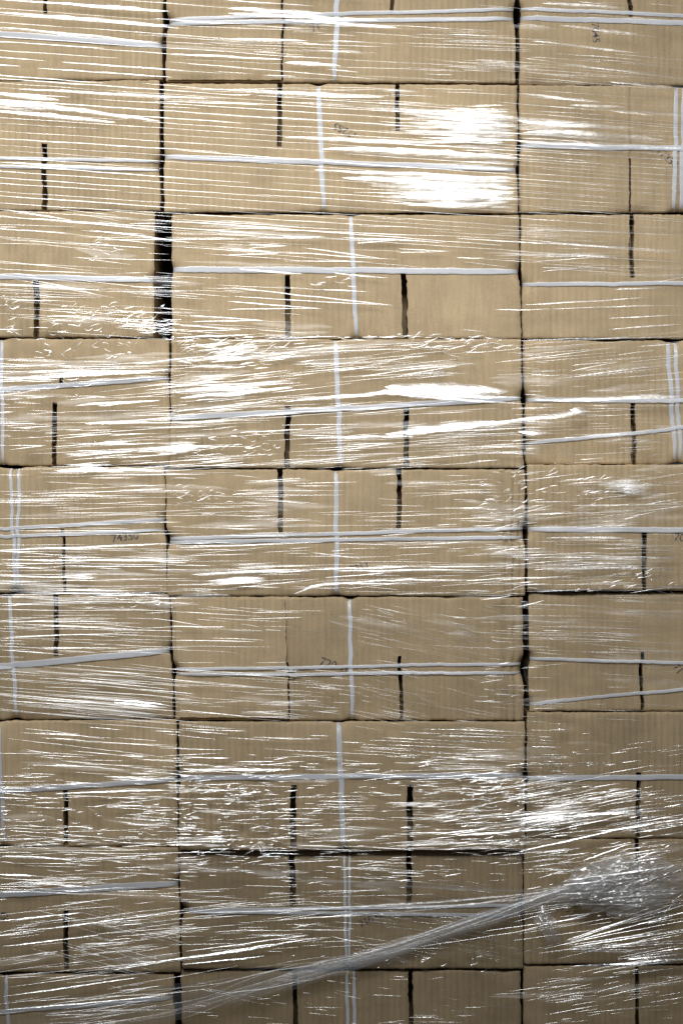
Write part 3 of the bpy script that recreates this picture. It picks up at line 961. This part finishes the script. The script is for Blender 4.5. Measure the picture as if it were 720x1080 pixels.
for a in ((0, 580, 180, -0.04, 3.5), (0, 590, 175, 0.0, 3.6), (0, 607, 90, 0.02, 3), (60, 596, 120, 0.01, 2), (100, 628, 76, -0.02, 2.5), (200, 606, 130, -0.03, 5),
          (240, 603, 300, -0.02, 3.4), (360, 615, 130, -0.02, 5), (350, 602, 130, -0.01, 4.5), (490, 612, 60, -0.05, 3), (185, 578, 160, -0.04, 1.8),
          (575, 567, 90, 0.01, 4), (600, 533, 120, -0.01, 3.6), (560, 601, 160, -0.01, 3.5), (680, 588, 40, 0.01, 3.5), (610, 593, 60, 0.01, 3), (560, 588, 160, -0.005, 2),
          (0, 655, 120, 0.0, 2), (0, 672, 130, -0.03, 2.6), (0, 685, 70, 0.08, 2), (60, 700, 120, 0.08, 2), (60, 716, 120, 0.085, 1.8), (120, 740, 60, 0.1, 4.5), (40, 738, 100, 0.06, 2),
          (180, 660, 60, 0.01, 2), (180, 675, 90, 0.02, 2), (190, 748, 80, 0.1, 2), (580, 672, 140, 0.05, 2.0), (560, 660, 120, 0.03, 1.2), (640, 684, 90, 0.05, 2.0)):
    f.line(*a[:5], sharp=0.6)
f.crease([(310, 626), (318, 623), (328, 618), (342, 615.5), (360, 614.5), (385, 615), (410, 615.5), (440, 616)], 5.0, 24, sharp=0.8)
f.crease([(555, 722), (553, 712), (551.5, 702)], 3.5, 22)
add_part(f, "film_layer", M_FILM)

# --- the slack grey wires of film across the shaded sixth row
f = Film()
for (x, y, ln, sl) in ((180, 664, 370, 0.01), (180, 667, 190, 0.005), (300, 640, 90, -0.04), (300, 650, 130, -0.05), (330, 663, 240, -0.02), (555, 658, 170, -0.03), (555, 664, 170, -0.025), (560, 241, 160, 0.03), (600, 245, 120, 0.02), (30, 232, 150, 0.04), (170, 236, 200, 0.02)):
    f = Film()
    f.line(x, y, ln, sl, 2.0, tau=-25 + rnd.gauss(0, 8), sharp=0.3)
    add_part(f, "loose_strand", M_FILM_SOFT)

# --- seventh row: dense short glints
f = Film()
scatter(f, 20, 188, 764, 820, 34, 25, 110, 0.075, 0.03, 0.8, 2.0, 0.4, 36)
scatter(f, 190, 550, 765, 805, 40, 20, 100, 0.05, 0.03, 0.8, 1.8, 0.42, 37)
scatter(f, 0, 190, 815, 895, 130, 9, 60, 0.02, 0.06, 0.8, 2.4, 0.35, 38)
scatter(f, 190, 320, 795, 897, 130, 8, 55, 0.01, 0.06, 0.8, 2.8, 0.33, 39)
scatter(f, 320, 450, 800, 897, 95, 8, 55, 0.0, 0.07, 0.8, 2.4, 0.36, 40)
scatter(f, 440, 556, 795, 897, 140, 8, 60, -0.03, 0.07, 0.8, 2.8, 0.33, 41)
scatter(f, 550, 625, 760, 830, 40, 8, 46, 0.05, 0.06, 0.8, 2.2, 0.36, 42)
scatter(f, 553, 720, 828, 882, 110, 10, 70, -0.13, 0.06, 0.9, 3.0, 0.36, 43)
scatter(f, 640, 720, 790, 815, 14, 8, 30, -0.1, 0.04, 0.8, 1.6, 0.36, 44)
crinkle(f, 190, 300, 815, 897, 160, 4, 16, 22, 0.8, 2.0)
crinkle(f, 480, 552, 820, 890, 110, 4, 16, 22, 0.8, 2.0, -5)
crinkle(f, 0, 188, 840, 895, 110, 4, 14, 22, 0.7, 1.6)
glare(f, 556, 620, 848, 868, 30, -0.12, 1.5, 4.0, 14, 50)
glare(f, 240, 290, 808, 813, 10, 0.0, 1.2, 3.0, 15, 40)
glare(f, 190, 240, 880, 893, 14, 0.0, 1.2, 3.0, 10, 30)
glare(f, 545, 600, 815, 828, 14, 0.05, 1.2, 3.0, 12, 36)
for a in ((548, 868, 100, -0.12, 5), (600, 862, 90, -0.12, 4), (545, 898, 150, -0.22, 3.6), (480, 880, 110, -0.06, 4), (605, 858, 100, -0.05, 5), (630, 876, 100, -0.15, 3), (120, 738, 60, 0.1, 3),
          (120, 740, 50, 0.08, 3), (190, 810, 110, 0.0, 4), (60, 836, 120, -0.03, 3)):
    f.line(*a[:5], sharp=0.6)
add_part(f, "film_layer", M_FILM_LOW)

# --- two lowest rows: creases that fan out from the rope, crossed by short ones
f = Film()
scatter(f, 0, 190, 893, 950, 80, 10, 80, 0.01, 0.06, 0.7, 2.0, 0.36, 45)
scatter(f, 0, 190, 950, 1030, 56, 20, 120, -0.10, 0.04, 0.7, 2.0, 0.4, 46)
scatter(f, 80, 190, 955, 1026, 50, 14, 60, 0.28, 0.05, 0.6, 1.3, 0.3, 47)
scatter(f, 0, 190, 1028, 1080, 38, 20, 110, -0.13, 0.05, 0.7, 1.9, 0.4, 48)
scatter(f, 190, 550, 898, 930, 90, 8, 46, 0.02, 0.08, 0.7, 2.0, 0.36, 49)
scatter(f, 190, 380, 935, 1000, 60, 14, 80, -0.05, 0.07, 0.6, 1.6, 0.4, 50)
scatter(f, 330, 550, 925, 1010, 60, 8, 40, 0.2, 0.10, 0.6, 1.6, 0.4, 51)
scatter(f, 400, 550, 960, 1010, 50, 14, 60, 0.18, 0.05, 0.6, 1.4, 0.3, 52)
scatter(f, 190, 550, 1028, 1082, 56, 8, 36, 0.12, 0.14, 0.6, 1.6, 0.4, 53)
scatter(f, 552, 720, 1022, 1082, 56, 10, 60, -0.1, 0.10, 0.6, 1.7, 0.4, 54)
scatter(f, 560, 720, 960, 1020, 30, 30, 130, -0.17, 0.05, 0.8, 2.4, 0.35, 55, sharp=0.5)
scatter(f, 552, 610, 895, 950, 30, 16, 60, -0.12, 0.08, 0.7, 1.8, 0.36, 56)
scatter(f, 640, 720, 885, 930, 30, 16, 70, -0.12, 0.06, 0.7, 2.0, 0.36, 57)
crinkle(f, 190, 300, 897, 912, 60, 4, 14, 30, 0.7, 1.7)
crinkle(f, 300, 550, 1006, 1024, 50, 4, 14, 30, 0.6, 1.4)
for k in range(16):                              # short spokes below the bunch
    a = math.radians(rnd.uniform(-8, 42))
    x, y = 588 + rnd.uniform(-4, 4), 1000 + rnd.uniform(-4, 4)
    ln = rnd.uniform(70, 160)
    f.line(x + 12 * math.cos(a), y - 12 * math.sin(a), ln, -math.tan(a * 0.55), rnd.uniform(0.9, 2.4), sharp=0.6)
for a in ((100, 1026, 240, -0.16, 3.4), (130, 1018, 120, -0.13, 2.6), (190, 1010, 110, -0.14, 4), (190, 1016, 90, -0.10, 3), (196, 1002, 130, -0.13, 2), (0, 1050, 150, -0.14, 3.0),
          (0, 1064, 180, -0.09, 2.4), (0, 970, 90, -0.1, 3), (0, 985, 180, -0.13, 2.2), (0, 997, 110, -0.12, 2.5), (70, 996, 60, 0.3, 2), (345, 985, 70, 0.2, 2.4), (308, 973, 24, 0.15, 2.2),
          (640, 1016, 90, -0.08, 6), (600, 1018, 110, -0.03, 4), (660, 1010, 60, -0.08, 4), (640, 997, 80, -0.16, 3), (0, 921, 40, 0.05, 4), (0, 902, 70, 0.04, 3)):
    f.line(*a[:5], sharp=0.6)
add_part(f, "film_layer", M_FILM_LOW)

# --- the twisted rope of gathered film, spreading into strands at its lower end
f = Film()
spine = [(-60, 1085), (60, 1072), (190, 1054), (260, 1036), (330, 1020), (400, 1004), (480, 978), (540, 958), (600, 938), (640, 930)]


def spine_at(t):
    q = t * (len(spine) - 1)
    i = min(int(q), len(spine) - 2)
    u = q - i
    p0, p1, p2, p3 = (spine[max(0, min(len(spine) - 1, i + d))] for d in (-1, 0, 1, 2))
    return tuple(0.5 * ((2 * p1[k]) + (-p0[k] + p2[k]) * u + (2 * p0[k] - 5 * p1[k] + 4 * p2[k] - p3[k]) * u * u + (-p0[k] + 3 * p1[k] - 3 * p2[k] + p3[k]) * u ** 3) for k in (0, 1))


def rope(f, n, t0r, spread0, spread1, wlo, whi, tau_sd):
    for _ in range(n):
        o0, o1 = rnd.gauss(0, 1), rnd.gauss(0, 1)
        t0 = rnd.uniform(*t0r)
        t1 = min(1.0, t0 + rnd.uniform(0.18, 0.6))
        sd = rnd.random() * 50
        pts = []
        m = 26
        for i in range(m + 1):
            t = lerp(t0, t1, i / m)
            x, y = spine_at(t)
            sp = lerp(spread0, spread1, min(1, t / 0.62) ** 0.9)
            o = lerp(o0, o1, i / m) + 0.5 * nz(t * 9, sd)
            pts.append((x, y + o * sp))
        f.crease(pts, rnd.uniform(wlo, whi), 2 + rnd.gauss(0, tau_sd), lift=0.001 + 0.004 * rnd.random(), sharp=0.35, curl=30)


rope(f, 30, (0.0, 0.8), 17, 4.6, 0.6, 1.8, 28)
rope(f, 10, (0.42, 0.8), 12, 4.6, 2.0, 4.5, 22)
for (xa, ya, xb, yb_) in ((195, 962, 600, 938), (240, 918, 590, 938), (365, 962, 600, 936), (360, 922, 600, 940), (420, 960, 640, 925), (300, 959, 620, 940)):
    for k in range(2):
        d0, d1, bw = rnd.gauss(0, 2.0), rnd.gauss(0, 3), rnd.uniform(2, 9)
        pts = [(lerp(xa, xb, i / 24), lerp(ya + d0, yb_ + d1, i / 24) + bw * math.sin(math.pi * i / 24)) for i in range(25)]
        f.crease(pts, rnd.uniform(1.5, 3.4), 2 + rnd.gauss(0, 24), lift=0.003, sharp=0.35, curl=24)
add_part(f, "twisted_rope", M_FILM_SOFT)
f = Film()
rope(f, 12, (0.0, 0.75), 15, 2.6, 8.0, 15.0, 14)
add_part(f, "rope_veil", M_VEIL)
f = Film()
rope(f, 18, (0.0, 0.75), 17, 4.6, 0.4, 0.9, 14)
add_part(f, "rope_strands", M_FILM)


# --- bunched end of the film and the crumpled gusset beside it
def crumple(cx, cy, rx, ry, rot, seed, nx, ny, bulge, amp, outline):
    V, F = [], []
    ca, sa = math.cos(rot), math.sin(rot)
    ok = {}
    for j in range(ny + 1):
        for i in range(nx + 1):
            u, v = -1 + 2 * i / nx, -1 + 2 * j / ny
            r = math.hypot(u, v)
            th = math.atan2(v, u)
            lim = outline + 0.22 * nz(math.cos(th) * 1.6, math.sin(th) * 1.6, seed) + 0.10 * nz(math.cos(th) * 5, math.sin(th) * 5, seed + 3)
            if r > lim:
                continue
            wx = u + 0.10 * nz(u * 3, v * 3, seed + 1)
            wy = v + 0.10 * nz(u * 3, v * 3, seed + 2)
            px = cx + rx * wx * ca - ry * wy * sa
            py = cy + rx * wx * sa + ry * wy * ca
            q = max(0.0, 1 - (r / lim) ** 2)
            h = 0.0
            a, fr = 1.0, 1.9
            for _o in range(3):                 # ridged: sharp creases, flat facets
                h += a * (1 - 2.0 * abs(nz(u * fr * 0.8 + seed, v * fr * 1.9 + u * 0.6, seed + fr)))
                a *= 0.52
                fr *= 2.05
            d = FILM_Y - 0.003 - bulge * q - amp * h * (0.35 + 0.65 * q)
            ok[(i, j)] = len(V)
            V.append((X(px), min(d, -0.007) - FILM_Y, Z(py)))
    for j in range(ny):
        for i in range(nx):
            k = [(i, j), (i, j + 1), (i + 1, j + 1), (i + 1, j)]
            if all(q in ok for q in k):
                F.append(tuple(ok[q] for q in k))
    return V, F


V, F = [], []
for args in ((655, 934, 70, 36, -0.10, 4.0, 190, 110, 0.016, 0.0075, 0.88), (632, 925, 46, 26, -0.35, 9.0, 120, 80, 0.024, 0.0070, 0.86),
             (672, 947, 50, 20, -0.02, 15.0, 130, 60, 0.022, 0.0062, 0.86), (618, 938, 40, 20, -0.2, 27.0, 110, 60, 0.018, 0.0062, 0.86)):
    v, fc = crumple(*args)
    k = len(V)
    V += v
    F += [tuple(q + k for q in t) for t in fc]
mesh_obj("bunched_end", V, F, M_FILM_CRINKLE, root)
f = Film()
for a in ((590, 931, 90, -0.10, 3.2), (600, 925, 110, -0.13, 4.5), (650, 943, 70, -0.06, 3.5), (585, 940, 130, -0.03, 2.0), (640, 908, 60, -0.12, 2.4), (612, 905, 50, -0.35, 2.4),
          (660, 900, 60, -0.12, 2), (690, 966, 22, -0.9, 2.4), (668, 972, 40, -0.2, 2), (640, 960, 60, 0.05, 1.6), (604, 950, 80, 0.02, 1.6)):
    f.line(*a[:5], sharp=0.6, lift=0.024, step=4)
for _ in range(150):
    x, y = rnd.gauss(648, 32), rnd.gauss(932, 16)
    f.line(x, y, rnd.uniform(5, 26), rnd.gauss(-0.12, 0.3), rnd.uniform(0.6, 1.9), bow=rnd.gauss(0, 2), lift=0.022 * rnd.random(), step=3)
add_part(f, "bunched_pleats", M_FILM_LOW)
V, F = crumple(576, 976, 26, 12, 1.15, 21.0, 70, 36, 0.008, 0.006, 0.88)
mesh_obj("crumpled_gusset", V, F, M_FILM_CRINKLE, root)
